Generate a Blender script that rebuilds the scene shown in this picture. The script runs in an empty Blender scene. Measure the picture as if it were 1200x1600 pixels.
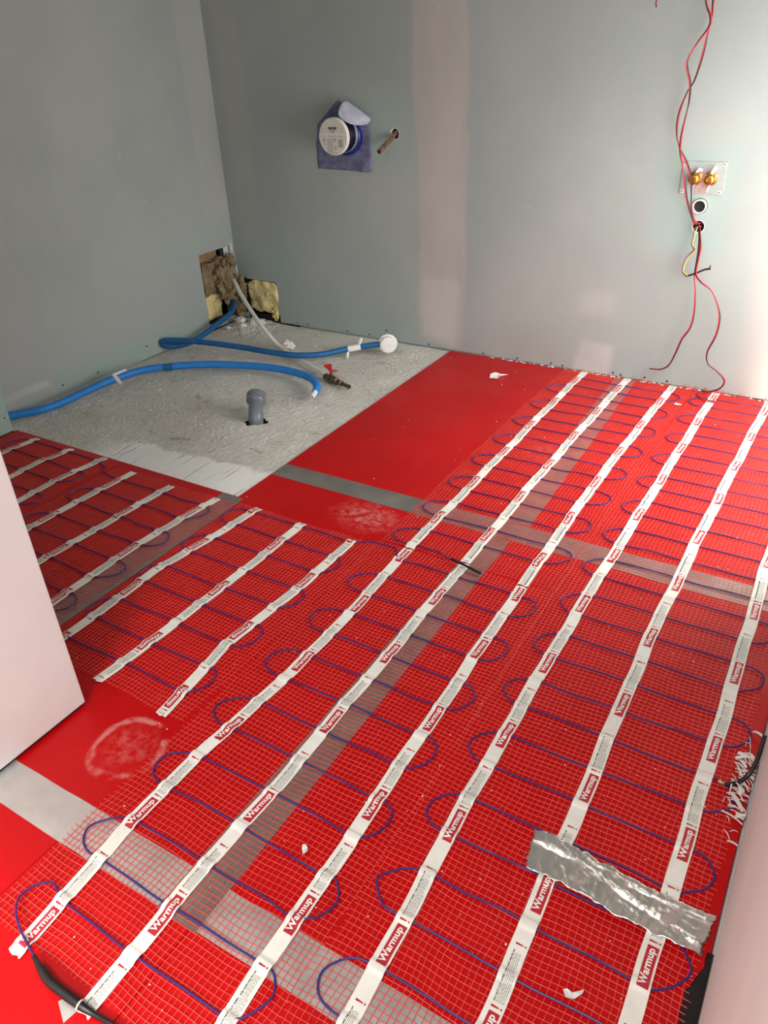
import bpy, bmesh, math, random
import numpy as np
from mathutils import Vector, Matrix, noise
random.seed(7)
SC = bpy.context.scene
COL = SC.collection

# ------------------------------------------------------------------ camera, world, lights, exposure
def setup_camera():
    p, y, r = [math.radians(a) for a in (31.366, 32.635, -2.744)]
    fwd = Vector((-math.sin(y)*math.cos(p), math.cos(y)*math.cos(p), -math.sin(p)))
    right = Vector((math.cos(y), math.sin(y), 0)); up = right.cross(fwd)
    rt = right*math.cos(r)+up*math.sin(r); u2 = -right*math.sin(r)+up*math.cos(r)
    cd = bpy.data.cameras.new('camera'); co = bpy.data.objects.new('camera', cd); COL.objects.link(co)
    cd.sensor_fit = 'VERTICAL'; cd.sensor_height = 36; cd.sensor_width = 27; cd.lens = 1197/1600*36
    cd.clip_start = 0.01
    m = Matrix((rt, u2, -fwd)).transposed().to_4x4(); m.translation = (0, 0, 1.15)
    co.matrix_world = m; SC.camera = co
setup_camera()

SC.view_settings.view_transform = 'Standard'
SC.view_settings.look = 'None'
SC.view_settings.gamma = 1
SC.view_settings.use_curve_mapping = False
SC.view_settings.exposure = 0.0

wd = bpy.data.worlds.new('overcast_sky'); SC.world = wd; wd.use_nodes = True
bg = wd.node_tree.nodes['Background']; bg.inputs['Color'].default_value = (0.86, 0.93, 1.0, 1); bg.inputs['Strength'].default_value = 0.3

def area(name, loc, target, sx, sy, power, col):
    l = bpy.data.lights.new(name, 'AREA'); l.shape = 'RECTANGLE'; l.size = sx; l.size_y = sy; l.energy = power; l.color = col
    o = bpy.data.objects.new(name, l); COL.objects.link(o); o.location = loc
    o.rotation_euler = (Vector(target)-Vector(loc)).to_track_quat('-Z', 'Z').to_euler()
    return o
# unseen lights added as a right-wall window, a hall window and a hall lamp
area('added_window_light', (0.12, 2.24, 0.72), (-0.95, 2.88, 0.25), 0.98, 1.15, 29, (1.0, 0.975, 0.94))  # added light, brightens the right side of the back wall
area('added_hall_light', (0.40, -0.95, 1.15), (-1.17, 0.30, 0.70), 1.1, 1.5, 19, (0.86, 0.96, 1.0))  # added light from the hall side, brightens the white wall end
area('added_hall_lamp', (-0.38, -0.90, 2.38), (-0.38, -0.89, 0.0), 0.55, 0.55, 47, (1.0, 0.975, 0.94))  # added lamp, lights the foreground floor more than the back wall
sun = bpy.data.lights.new('sun', 'SUN'); sun.energy = 7.0; sun.angle = math.radians(3.0); sun.color = (1.0, 0.93, 0.80)  # added sun, aimed for a glow low on the back wall's right
so_ = bpy.data.objects.new('sun', sun); COL.objects.link(so_); so_.location = (1.2, -3, 4)
so_.rotation_euler = Vector((-.25, 1.0, -.70)).to_track_quat('-Z', 'Z').to_euler()

# ------------------------------------------------------------------ materials
def sc(r, g, b, a=1):
    f = lambda c: (c/255/12.92) if c/255 <= 0.04045 else ((c/255+0.055)/1.055)**2.4
    return (f(r), f(g), f(b), a)
class NT:
    def __init__(s, name):
        s.m = bpy.data.materials.new(name); s.m.use_nodes = True; s.t = s.m.node_tree; s.n = s.t.nodes; s.l = s.t.links
        s.b = s.n['Principled BSDF']; s._pos = None
    def new(s, k, **kw):
        x = s.n.new(k)
        for a, v in kw.items(): setattr(x, a, v)
        return x
    def set(s, inp, v):
        if hasattr(v, 'is_linked') or isinstance(v, bpy.types.NodeSocket): s.l.new(v, inp)
        else: inp.default_value = v
    def pos(s):
        if s._pos is None: s._pos = s.new('ShaderNodeNewGeometry').outputs['Position']
        return s._pos
    def xyz(s, v=None):
        x = s.new('ShaderNodeSeparateXYZ'); s.l.new(v or s.pos(), x.inputs[0]); return x.outputs
    def math(s, op, a, b=0.0, c=0.0, clamp=False):
        x = s.new('ShaderNodeMath', operation=op, use_clamp=clamp)
        s.set(x.inputs[0], a); s.set(x.inputs[1], b); s.set(x.inputs[2], c); return x.outputs[0]
    def noise(s, scale, detail=3, rough=0.55, vec=None, stretch=None, dist=0.0):
        v = vec or s.pos()
        if stretch:
            mp = s.new('ShaderNodeMapping'); s.l.new(v, mp.inputs[0]); mp.inputs['Scale'].default_value = stretch; v = mp.outputs[0]
        x = s.new('ShaderNodeTexNoise'); s.l.new(v, x.inputs['Vector']); x.inputs['Scale'].default_value = scale
        x.inputs['Detail'].default_value = detail; x.inputs['Roughness'].default_value = rough; x.inputs['Distortion'].default_value = dist
        return x.outputs[0]
    def ramp(s, f, lo, hi, a=0.0, b=1.0):
        x = s.new('ShaderNodeMapRange', interpolation_type='SMOOTHSTEP'); s.set(x.inputs[0], f)
        x.inputs[1].default_value = lo; x.inputs[2].default_value = hi; x.inputs[3].default_value = a; x.inputs[4].default_value = b
        return x.outputs[0]
    def mix(s, f, a, b):
        x = s.new('ShaderNodeMix', data_type='RGBA'); s.set(x.inputs[0], f); s.set(x.inputs[6], a); s.set(x.inputs[7], b); return x.outputs[2]
    def band(s, c, lo, hi, soft):
        if lo is None: return s.ramp(c, hi-soft, hi+soft, 1, 0)
        if hi is None: return s.ramp(c, lo-soft, lo+soft)
        return s.math('MULTIPLY', s.ramp(c, lo-soft, lo+soft), s.ramp(c, hi-soft, hi+soft, 1, 0))
    def bump(s, h, strength=0.3, dist=0.002):
        x = s.new('ShaderNodeBump'); s.set(x.inputs['Height'], h); x.inputs['Strength'].default_value = strength; x.inputs['Distance'].default_value = dist
        s.l.new(x.outputs[0], s.b.inputs['Normal'])
    def fin(s, col, rough=0.5, metal=0.0, spec=None):
        s.set(s.b.inputs['Base Color'], col); s.set(s.b.inputs['Roughness'], rough); s.b.inputs['Metallic'].default_value = metal
        if spec is not None: s.b.inputs['Specular IOR Level'].default_value = spec
        return s.m
M = {}
def plain(name, col, rough=0.5, metal=0.0, var=0.12, scale=40, bump=0.0, bscale=200, spec=None):
    t = NT(name); n = t.noise(scale, 3)
    dark = tuple(c*(1-var) for c in col[:3])+(1,); lite = tuple(min(1, c*(1+var)) for c in col[:3])+(1,)
    if bump: t.bump(t.noise(bscale, 3), bump, 0.001)
    M[name] = t.fin(t.mix(t.ramp(n, .3, .7), dark, lite), rough, metal, spec); return M[name]

def wall_material(name, kind):
    t = NT(name); x, y, z = t.xyz()
    big = t.noise(1.6, 4); mid = t.noise(7, 4, stretch=(1, 1, .35)); fine = t.noise(60, 3)
    base = t.mix(t.ramp(big, .35, .65), sc(152, 160, 157), sc(163, 169, 166))
    green = sc(150, 172, 165); pink = sc(186, 176, 170); pale = sc(200, 197, 192)
    wob = t.math('SUBTRACT', t.noise(3.0, 4), .5)
    u = x if kind == 'back' else y
    uu = t.math('ADD', u, t.math('MULTIPLY', wob, .09)); zz = t.math('ADD', z, t.math('MULTIPLY', wob, .10))
    def patch(col, u0, u1, z0, z1, soft, amt, streak=True):
        nonlocal base
        m = t.math('MULTIPLY', t.band(uu, u0, u1, soft), t.band(zz, z0, z1, soft))
        m = t.math('MULTIPLY', m, t.ramp(mid, .25, .65, .35 if streak else .8, 1))
        base = t.mix(t.math('MULTIPLY', m, amt), base, col)
    if kind == 'back':
        patch(pink, -1.62, -1.39, .03, 3, .012, .70)
        patch(pale, -1.60, -1.42, .05, .30, .02, .40)
        patch(sc(178, 174, 170), -2.58, -2.45, .1, 3, .03, .45)
        patch(pink, -.30, 1, -.1, 3, .05, .75)
        patch(pale, -.90, -.76, -.05, .12, .02, .75)
        patch(pale, -.92, -.78, .22, .31, .03, .35)
        patch(green, -1.9, -1.65, .72, 1.0, .06, .5, False)
        patch(green, -.68, -.42, .50, .82, .05, .65, False)
        patch(green, -2.6, -2.3, .18, .40, .06, .45, False)
        patch(green, -2.6, -1.65, -.1, .06, .02, .45, False)
        patch(sc(176, 173, 172), -1.3, -.7, -.1, .42, .10, .35, False)
    elif kind == 'left':
        patch(sc(172, 170, 168), 2.72, 2.87, .36, 3, .02, .45)
        patch(sc(166, 166, 168), None, 1.72, .15, 3, .02, .45)
        patch(green, 1.75, 2.6, -.1, .09, .03, .65, False)
        patch(green, 2.4, 2.87, .36, .48, .05, .35, False)
        patch(pale, 1.5, 1.72, .055, .085, .01, .55)
    elif kind == 'raw':
        base = t.mix(t.ramp(fine, .3, .7), sc(146, 176, 168), sc(158, 184, 176))
    base = t.mix(t.ramp(t.noise(220, 2), .60, .74, 0, .18), base, pale)
    base = t.mix(t.ramp(t.noise(9, 5, .7), .66, .72, 0, .25), base, pale)
    t.bump(t.math('ADD', t.noise(120, 3), t.math('MULTIPLY', mid, 2.5)), .12, .002)
    M[name] = t.fin(base, t.ramp(mid, .3, .7, .55, .75), 0, .35)
wall_material('plasterboard_back', 'back'); wall_material('plasterboard_left', 'left'); wall_material('plasterboard_raw', 'raw')

def painted():
    t = NT('white_painted_plaster'); n = t.noise(5, 4)
    c = t.mix(t.ramp(n, .35, .7), sc(226, 222, 220), sc(232, 229, 227))
    t.bump(t.noise(60, 3), .06, .002); M['white_wall'] = t.fin(c, .6, 0, .3)
painted()

def board_mat():
    t = NT('red_coated_insulation_board'); x, y, z = t.xyz()
    n = t.noise(4, 3)
    c = t.mix(t.ramp(n, .3, .7), sc(184, 0, 5), sc(194, 1, 7))
    dust = t.math('MULTIPLY', t.ramp(t.noise(14, 6, .75), .60, .85), t.ramp(t.noise(2.2, 2), .52, .75))
    def ring(cx, cy, rx, ry, amt, hollow):
        nonlocal dust
        wob = t.math('SUBTRACT', t.noise(9, 3), .5)
        dx = t.math('DIVIDE', t.math('SUBTRACT', x, cx), rx); dy = t.math('DIVIDE', t.math('SUBTRACT', y, cy), ry)
        d = t.math('SQRT', t.math('ADD', t.math('MULTIPLY', dx, dx), t.math('MULTIPLY', dy, dy)))
        d = t.math('ADD', d, t.math('MULTIPLY', wob, .7))
        inner = t.math('MULTIPLY', t.ramp(d, .2, 1.0, 1, 0), t.ramp(t.noise(45, 5, .7), .38, .7))
        if hollow:
            rim = t.math('MULTIPLY', t.ramp(d, .80, .95), t.ramp(d, .98, 1.12, 1, 0))
            rim = t.math('MULTIPLY', rim, t.ramp(t.noise(18, 4), .42, .6))
            inner = t.math('MAXIMUM', t.math('MULTIPLY', inner, .5), rim)
        dust = t.math('MAXIMUM', dust, t.math('MULTIPLY', inner, amt))
    ring(-1.00, .605, .075, .075, 1.6, True)
    ring(-1.05, 1.545, .13, .10, 1.8, False)
    ring(-.74, 2.15, .10, .10, .8, False)
    specks = t.ramp(t.noise(260, 2, .5), .73, .78)
    dust = t.math('MAXIMUM', t.math('MULTIPLY', dust, .26), t.math('MULTIPLY', specks, .35))
    c = t.mix(dust, c, sc(235, 180, 172))
    t.bump(t.noise(400, 3), .05, .0008)
    M['board'] = t.fin(c, t.ramp(t.noise(6, 4), .3, .7, .36, .48), 0, .30)
board_mat()

def screed_mat():
    t = NT('cement_screed'); x, y, z = t.xyz()
    n = t.noise(3.2, 5, .6); f = t.noise(38, 5, .7)
    c = t.mix(t.ramp(n, .35, .65), sc(216, 211, 200), sc(232, 228, 219))
    c = t.mix(t.ramp(f, .56, .74, 0, .45), c, sc(160, 154, 144))
    c = t.mix(t.ramp(t.noise(95, 4, .7), .50, .68, 0, .55), c, sc(240, 238, 231))
    wob = t.math('SUBTRACT', t.noise(7, 4), .5)
    yy = t.math('ADD', t.math('ADD', y, t.math('MULTIPLY', x, -.10)), t.math('MULTIPLY', wob, .12))
    white = t.math('MULTIPLY', t.band(yy, None, 1.79, .015), t.band(x, -2.10, None, .12))
    c = t.mix(t.math('MULTIPLY', white, .8), c, sc(242, 241, 238))
    st = t.noise(26, 3, .5, stretch=(1.0, .12, 1)); rot = t.new('ShaderNodeMapping'); t.l.new(t.pos(), rot.inputs[0])
    rot.inputs['Rotation'].default_value = (0, 0, math.radians(18)); rot.inputs['Scale'].default_value = (1.6, .12, 1)
    st = t.noise(40, 3, .5, vec=rot.outputs[0])
    streak = t.math('MULTIPLY', t.ramp(st, .58, .68), white)
    c = t.mix(t.math('MULTIPLY', streak, .5), c, sc(168, 164, 156))
    stain = t.math('MULTIPLY', t.ramp(t.noise(6.5, 6, .75, stretch=(1, 1.8, 1)), .56, .70), t.math('SUBTRACT', 1, white))
    c = t.mix(t.math('MULTIPLY', stain, .55), c, sc(128, 122, 112))
    crumbs = t.ramp(t.noise(85, 3, .6), .70, .76)
    c = t.mix(t.math('MULTIPLY', crumbs, .6), c, sc(96, 90, 82))
    h = t.math('ADD', t.math('MULTIPLY', t.math('MULTIPLY', t.noise(75, 6, .75), 1.0), t.math('SUBTRACT', 1.0, t.math('MULTIPLY', white, .85))), t.math('MULTIPLY', streak, -.25))
    t.bump(h, 1.0, .009)
    M['screed'] = t.fin(c, .85, 0, .2)
screed_mat()

def tape_mat():
    t = NT('grey_joint_tape'); n = t.noise(12, 4, .6); w = t.noise(90, 3, stretch=(1, 3, 1))
    c = t.mix(t.ramp(n, .3, .7), sc(146, 140, 133), sc(166, 160, 153))
    t.bump(t.math('ADD', w, t.math('MULTIPLY', t.noise(20, 4), 2)), .05, .0006)
    M['tape'] = t.fin(c, t.ramp(n, .3, .7, .28, .38), .62)
    t = NT('silver_joint_tape'); n = t.noise(12, 4, .6)
    c = t.mix(t.ramp(n, .3, .7), sc(196, 194, 190), sc(212, 210, 206))
    t.bump(t.noise(24, 4), .08, .0008)
    M['silver_tape'] = t.fin(c, t.ramp(n, .3, .7, .28, .40), .55)
    t = NT('crumpled_foil'); c = t.mix(t.noise(30, 3), sc(204, 200, 194), sc(222, 220, 215))
    t.bump(t.math('ADD', t.noise(40, 3), t.noise(110, 2, stretch=(3, .5, 1))), .35, .0012)
    M['foil'] = t.fin(c, .30, .78)
tape_mat()
plain('mesh_thread', sc(224, 76, 66), .45, 0, .10, 30)
plain('tape_paper', sc(236, 233, 224), .5, 0, .05, 25, spec=.4)
plain('print_red', sc(184, 36, 50), .5, 0, .06, 60)
plain('print_white', sc(240, 236, 230), .5, 0, .03)
plain('print_black', sc(34, 34, 38), .5, 0, .05)
plain('cable_blue', sc(52, 38, 112), .38, 0, .14, 18)
plain('black_plastic', sc(28, 25, 26), .32, 0, .25, 60)
plain('void_shade', sc(24, 21, 19), .85, 0, .3, 30)  # near-black colour stands in for the shade inside holes and gaps
plain('foam_light_blue', sc(38, 128, 208), .55, 0, .07, 30, .25, 300)
plain('foam_dark_blue', sc(20, 92, 150), .55, 0, .12, 30, .25, 300)
plain('white_plastic', sc(228, 226, 220), .38, 0, .04)
plain('off_white_pipe', sc(226, 223, 215), .4, 0, .05)
plain('grey_pvc', sc(112, 118, 124), .33, 0, .10, 14)
plain('brass', sc(196, 148, 74), .28, 1.0, .2, 60)
plain('dull_brass', sc(112, 98, 72), .4, .8, .35, 60)
plain('copper', sc(172, 132, 112), .32, .85, .35, 50)
plain('red_plastic', sc(206, 22, 34), .35, 0, .08)
plain('red_insulation', sc(196, 48, 62), .4, 0, .1)
plain('black_insulation', sc(42, 26, 30), .4, 0, .1)
plain('yellow_insulation', sc(222, 196, 60), .4)
plain('green_insulation', sc(60, 128, 100), .4)
plain('purple_insulation', sc(124, 66, 120), .4)
plain('galvanised_plate', sc(172, 182, 179), .32, .30, .08, 30)
plain('screw_black', sc(30, 30, 30), .4, .5)
plain('plaster_white', sc(226, 224, 219), .75, 0, .06, 40, .3, 120)
plain('blue_plastic', sc(10, 36, 128), .28, 0, .1)
plain('navy_plastic', sc(9, 18, 46), .22, 0, .2, 60)
plain('bare_wood', sc(150, 122, 84), .7, 0, .2, 30)
plain('bead_metal', sc(220, 221, 219), .4, .3, .05)
def wool_mat(name, a, b, c3, s):
    t = NT(name); n = t.noise(s, 6, .75); f = t.noise(s*7, 5, .7, stretch=(1, .3, .6))
    c = t.mix(t.ramp(n, .32, .66), a, b); c = t.mix(t.ramp(f, .55, .72, 0, .7), c, c3)
    t.bump(t.math('ADD', n, f), 1.0, .006); M[name] = t.fin(c, .92, 0, .1)
wool_mat('brown_wool', sc(118, 98, 72), sc(166, 146, 114), sc(200, 184, 152), 42)
wool_mat('yellow_foam', sc(226, 204, 136), sc(244, 228, 172), sc(248, 238, 200), 18)
def fleece():
    t = NT('blue_grey_fleece'); n = t.noise(34, 5, .7)
    c = t.mix(t.ramp(n, .3, .7), sc(92, 96, 124), sc(122, 126, 152)); t.bump(t.noise(260, 3), .3, .0008)
    M['fleece'] = t.fin(c, .9, 0, .1)
    t = NT('pale_fleece_back'); c = t.mix(t.ramp(t.noise(34, 5, .7), .3, .7), sc(164, 168, 186), sc(190, 192, 204)); M['fleece_back'] = t.fin(c, .9, 0, .1)
fleece()

# ------------------------------------------------------------------ helpers
def link(name, me, mats, parent=None, smooth=False):
    for m in (mats if isinstance(mats, (list, tuple)) else [mats]): me.materials.append(m)
    if smooth: me.polygons.foreach_set('use_smooth', [True]*len(me.polygons))
    o = bpy.data.objects.new(name, me); COL.objects.link(o)
    if parent: o.parent = parent
    return o
def tag(o, label, cat=None, group=None, kind=None):
    if label: o['label'] = label
    if cat: o['category'] = cat
    if group: o['group'] = group
    if kind: o['kind'] = kind
    return o
def thing(name, label, cat, loc=(0, 0, 0), group=None):
    o = bpy.data.objects.new(name, None); o.empty_display_size = .05; COL.objects.link(o); o.location = loc
    bpy.context.view_layer.update()
    return tag(o, label, cat, group)
def under(o, par):                                       # parent keeping world coordinates (all meshes use world coordinates)
    o.parent = par; o.matrix_parent_inverse = Matrix.Translation(-par.location) if par.type == 'EMPTY' else Matrix.Identity(4); return o
class MB:
    def __init__(s): s.v = []; s.f = []; s.mi = []
    def add(s, vs, fs, mi=0):
        b = len(s.v); s.v += [tuple(p) for p in vs]; s.f += [tuple(b+i for i in f) for f in fs]; s.mi += [mi]*len(fs); return s
    def box(s, x0, x1, y0, y1, z0, z1, mi=0):
        return s.add([(x0,y0,z0),(x1,y0,z0),(x1,y1,z0),(x0,y1,z0),(x0,y0,z1),(x1,y0,z1),(x1,y1,z1),(x0,y1,z1)],
                     [(3,2,1,0),(4,5,6,7),(0,1,5,4),(1,2,6,5),(2,3,7,6),(3,0,4,7)], mi)
    def tube(s, pts, r, n=10, cap=True, mi=0, up=None):
        pts = [Vector(p) for p in pts]; k = len(pts); rr = r if hasattr(r, '__len__') else [r]*k
        T = [(pts[min(i+1, k-1)]-pts[max(i-1, 0)]).normalized() for i in range(k)]
        a = up or (Vector((0, 0, 1)) if abs(T[0].z) < .9 else Vector((1, 0, 0)))
        N = (a-T[0]*a.dot(T[0])).normalized(); vs = []
        for i in range(k):
            N = (N-T[i]*N.dot(T[i])).normalized(); B = T[i].cross(N)
            for j in range(n):
                t = 2*math.pi*j/n; vs.append(pts[i]+(N*math.cos(t)+B*math.sin(t))*rr[i])
        fs = [(i*n+j, i*n+(j+1) % n, (i+1)*n+(j+1) % n, (i+1)*n+j) for i in range(k-1) for j in range(n)]
        if cap: fs += [tuple(range(n-1, -1, -1)), tuple((k-1)*n+j for j in range(n))]
        return s.add(vs, fs, mi)
    def lathe(s, org, axis, prof, n=28, mi=0, up=None, close=False):     # prof: (distance along axis, radius)
        ax = Vector(axis).normalized(); a = up or (Vector((0, 0, 1)) if abs(ax.z) < .9 else Vector((1, 0, 0)))
        N = (a-ax*a.dot(ax)).normalized(); B = ax.cross(N); org = Vector(org); vs = []
        for d, r in prof:
            for j in range(n):
                t = 2*math.pi*j/n; vs.append(org+ax*d+(N*math.cos(t)+B*math.sin(t))*r)
        k = len(prof)
        fs = [(i*n+j, i*n+(j+1) % n, (i+1)*n+(j+1) % n, (i+1)*n+j) for i in range(k-1) for j in range(n)]
        fs += [tuple(range(n-1, -1, -1)), tuple((k-1)*n+j for j in range(n))] if not close else [((k-1)*n+j, (k-1)*n+(j+1) % n, (j+1) % n, j) for j in range(n)]
        return s.add(vs, fs, mi)
    def build(s, name, mats, parent=None, smooth=False):
        me = bpy.data.meshes.new(name); me.from_pydata(s.v, [], s.f); me.update()
        if any(s.mi): me.polygons.foreach_set('material_index', s.mi)
        o = link(name, me, mats, None, smooth)
        if smooth: me.set_sharp_from_angle(angle=math.radians(42))
        return under(o, parent) if parent else o
def spline(pts, per=8):                                   # Catmull-Rom through the points
    P = [Vector(p) for p in pts]; P = [P[0]*2-P[1]]+P+[P[-1]*2-P[-2]]; out = []
    for i in range(1, len(P)-2):
        a, b, c, d = P[i-1:i+3]
        for k in range(per):
            t = k/per
            out.append(.5*((2*b)+(c-a)*t+(2*a-5*b+4*c-d)*t*t+(3*b-a-3*c+d)*t**3))
    out.append(P[-2]); return out
def bevel(o, w=.002, seg=2):
    bm = bmesh.new(); bm.from_mesh(o.data)
    bmesh.ops.bevel(bm, geom=bm.edges[:], offset=w, segments=seg, affect='EDGES', profile=.5); bm.to_mesh(o.data); bm.free(); return o
def boolean_cut(o, cutters):
    for c in cutters:
        md = o.modifiers.new('cut', 'BOOLEAN'); md.object = c; md.operation = 'DIFFERENCE'; md.solver = 'EXACT'
    bpy.context.view_layer.update(); dg = bpy.context.evaluated_depsgraph_get()
    me = bpy.data.meshes.new_from_object(o.evaluated_get(dg)); o.modifiers.clear(); o.data = me
    for c in cutters: d = c.data; bpy.data.objects.remove(c); bpy.data.meshes.remove(d)
def fbm(x, y, z=0.0, o=4):
    return noise.fractal(Vector((x, y, z)), .6, 2.1, o)

# ------------------------------------------------------------------ structure
YB, XL, XR, XA, XJ, YJ, HC = 2.88, -2.633, .052, -2.516, -1.170, .642, 2.45
def struct(o, label): return tag(o, label, None, None, 'structure')

wb = MB().box(XL-.10, XR+.35, YB, YB+.0125, .004, HC).build('wall_back', M['plasterboard_back'])
boolean_cut(wb, [MB().box(-2.595, -2.392, YB-.1, YB+.1, -.05, .200).build('c', M['void_shade']),
                 MB().lathe((-1.709, YB-.1, .848), (0, 1, 0), [(0, .020), (.2, .020)]).build('c', M['void_shade']),
                 MB().lathe((-.525, YB-.1, .643), (0, 1, 0), [(0, .0255), (.2, .0255)]).build('c', M['void_shade']),
                 MB().lathe((-.520, YB-.1, .577), (0, 1, 0), [(0, .020), (.2, .020)]).build('c', M['void_shade'])])
struct(wb, 'grey green plasterboard wall at the back, skimmed in pale vertical bands')
wl = MB().box(XL-.0125, XL, 1.30, YB+.0125, .004, HC).build('wall_left', M['plasterboard_left'])
boolean_cut(wl, [MB().box(XL-.1, XL+.1, 2.637, 2.848, .030, .358).build('c', M['void_shade'])])
struct(wl, 'grey plasterboard wall on the left with a cut-out low in the corner')
# cavity behind the cut-outs
cav = MB(); cav.box(XL-.22, -2.30, YB+.10, YB+.12, -.1, .6); cav.box(XL-.14, XL-.12, 2.5, YB+.12, -.1, .6); cav.box(XL-.14, -2.30, 2.5, YB+.12, -.02, -.008)
struct(cav.build('wall_cavity', M['void_shade']), 'dark cavity behind the plasterboard corner')
wa = MB().box(XA-.118, XA, YJ-.02, 1.450, .003, HC).build('wall_alcove', M['plasterboard_raw']); bevel(wa, .0015, 1)
struct(wa, 'short green plasterboard return at the left edge')
we = MB().box(XA-.2, XJ, -.55, YJ, .008, HC).build('wall_entry', M['white_wall']); bevel(we, .003, 2)
struct(we, 'smooth white wall end at the left foreground')
wr = MB().box(XR, XR+.10, 0.02, 3.0, .010, HC).build('wall_right', M['white_wall'])
boolean_cut(wr, [MB().box(XR-.1, XR+.2, 1.26, 2.76, .06, 1.58).build('c', M['void_shade'])])  # opening of the added window, sized for the light it lets in
struct(wr, 'pale wall face at the right foreground')
win = MB()
for b in ((1.26, 2.76, .06, .08), (1.26, 2.76, 1.56, 1.58), (1.26, 1.28, .06, 1.58), (2.74, 2.76, .06, 1.58)):
    win.box(XR+.03, XR+.08, b[0], b[1], b[2], b[3])
struct(win.build('added_window_1', M['white_plastic']), 'white frame of the added, unseen window in the right wall')
struct(MB().box(XJ-.02, XR+.02, 0.02, YJ, 1.98, HC).build('added_lintel', M['white_wall']), 'unseen white lintel added above the entry to shade the upper back wall')  # unseen, keeps the hall lamp off the top of the back wall
struct(MB().box(-3.6, XR+.10, -3.2, 3.2, HC, HC+.05).box(XR+.10, .50, -3.2, .1, HC, HC+.05).build('ceiling', M['plasterboard_raw']), 'unpainted plasterboard ceiling')
# hall behind the camera
hw = MB(); hw.box(-3.6, -3.5, -3.2, .7, 0, HC); hw.box(.42, .50, -3.2, -1.52, 0, HC); hw.box(.42, .50, -1.52, -.38, 1.95, HC); hw.box(.42, .50, -1.52, -.38, 0, .35); hw.box(.42, .50, -.38, 0, 0, HC); hw.box(XR, .50, .0, .08, 0, HC)
hw.box(-3.6, -1.9, -2.9, -2.8, 0, HC); hw.box(-1.9, .50, -2.9, -2.8, 2.3, HC); hw.box(-1.9, .50, -2.9, -2.8, 0, .25); hw.box(-3.6, XA-.1, .6, .7, 0, HC)
struct(hw.build('wall_hall', M['white_wall']), 'white walls of the hall behind the viewpoint')
for nm, bx in (('gap_shade_1', (XR+.004, XR+.09, -.6, 2.9, -.012, .012)), ('gap_shade_2', (XA-.1, XJ-.006, -.5, YJ-.006, -.012, .010))):  # shade of the gap is put into the colour of these strips
    struct(MB().box(*bx).build(nm, M['void_shade']), 'dark strip standing in for the shaded gap along the foot of the wall')

# floor: base slab + rough cement screed in the shower corner (real relief, hole for the waste pipe)
struct(MB().box(-3.7, 2.3, -3.3, 3.1, -.16, -.0145).build('floor', M['screed']), 'cement floor slab')
def screed_h(x, y):
    h = fbm(x*9, y*9)*.0022+fbm(x*75, y*75, 3, 3)*.0017
    smooth = 1/(1+math.exp((y-.1*x-1.79)/.02)); smooth *= 1/(1+math.exp((-2.05-x)/.04))
    h *= (1-.93*smooth)
    d = math.hypot((x+2.50), (y-2.77)); h += .030*math.exp(-(d/.10)**2)*(1+.8*fbm(x*22, y*22, 8))
    d = math.hypot((x+2.56), (y-1.72)); h += .006*math.exp(-(d/.09)**2)
    return h-.0045
DX, DY = -1.768, 1.925
def screed():
    x0, x1, y0, y1 = XL, -1.452, 1.455, YB; nx, ny = 330, 390; vs = []; fs = []
    for j in range(ny+1):
        for i in range(nx+1):
            x = x0+(x1-x0)*i/nx; y = y0+(y1-y0)*j/ny; vs.append((x, y, screed_h(x, y)))
    def hole(c):
        a = math.atan2(c[1]-DY, c[0]-DX); return math.hypot(c[0]-DX, c[1]-DY) < .038+.007*math.sin(3*a+1)+.004*math.sin(7*a)
    for j in range(ny):
        for i in range(nx):
            a = j*(nx+1)+i; x = (vs[a][0]+vs[a+1][0])/2; y = (vs[a][1]+vs[a+nx+1][1])/2
            if not hole((x, y)): fs.append((a, a+1, a+nx+2, a+nx+1))
    return MB().add(vs, fs)
s = screed().build('floor_screed', M['screed'], None, True); s.data.polygons.foreach_set('use_smooth', [True]*len(s.data.polygons))
struct(s, 'rough pale cement screed of the shower corner')
struct(MB().lathe((DX, DY, -.0140), (0, 0, 1), [(0, .055), (.0005, .055)]).build('floor_hole', M['void_shade']), 'dark hole in the screed around the waste pipe')

# red insulation boards
boards = [(-1.458, -.6455, 1.6605, 2.876, 'plain red insulation board against the back wall, next to the screed'),
          (-.6445, XR-.004, 1.6605, 2.876, 'red insulation board under the far mats by the back wall'),
          (-1.458, -.6455, .4355, 1.6595, 'red insulation board in the middle, beside the white wall end'),
          (-.6445, XR-.004, .4355, 1.6595, 'red insulation board under the middle of the mats on the right'),
          (XA, -1.459, YJ-.02, 1.462, 'red insulation board left of the screed corner, under the short mats'),
          (-.9545, -.6455, -.80, .4345, 'red insulation board at the bottom left under the cold tail joint'),
          (-1.76, -.9555, -.80, .4345, 'bare red insulation board at the bottom left edge, next to a thin joint line'),
          (-.6445, XR-.004, -.80, .4345, 'red insulation board at the bottom edge of the picture')]
for x0, x1, y0, y1, lb in boards:
    o = MB().box(x0, x1, y0, y1, -.0145, 0).build('insulation_board', M['board']); bevel(o, .0008, 1)
    tag(o, lb, 'board', 'red insulation boards')

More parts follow.
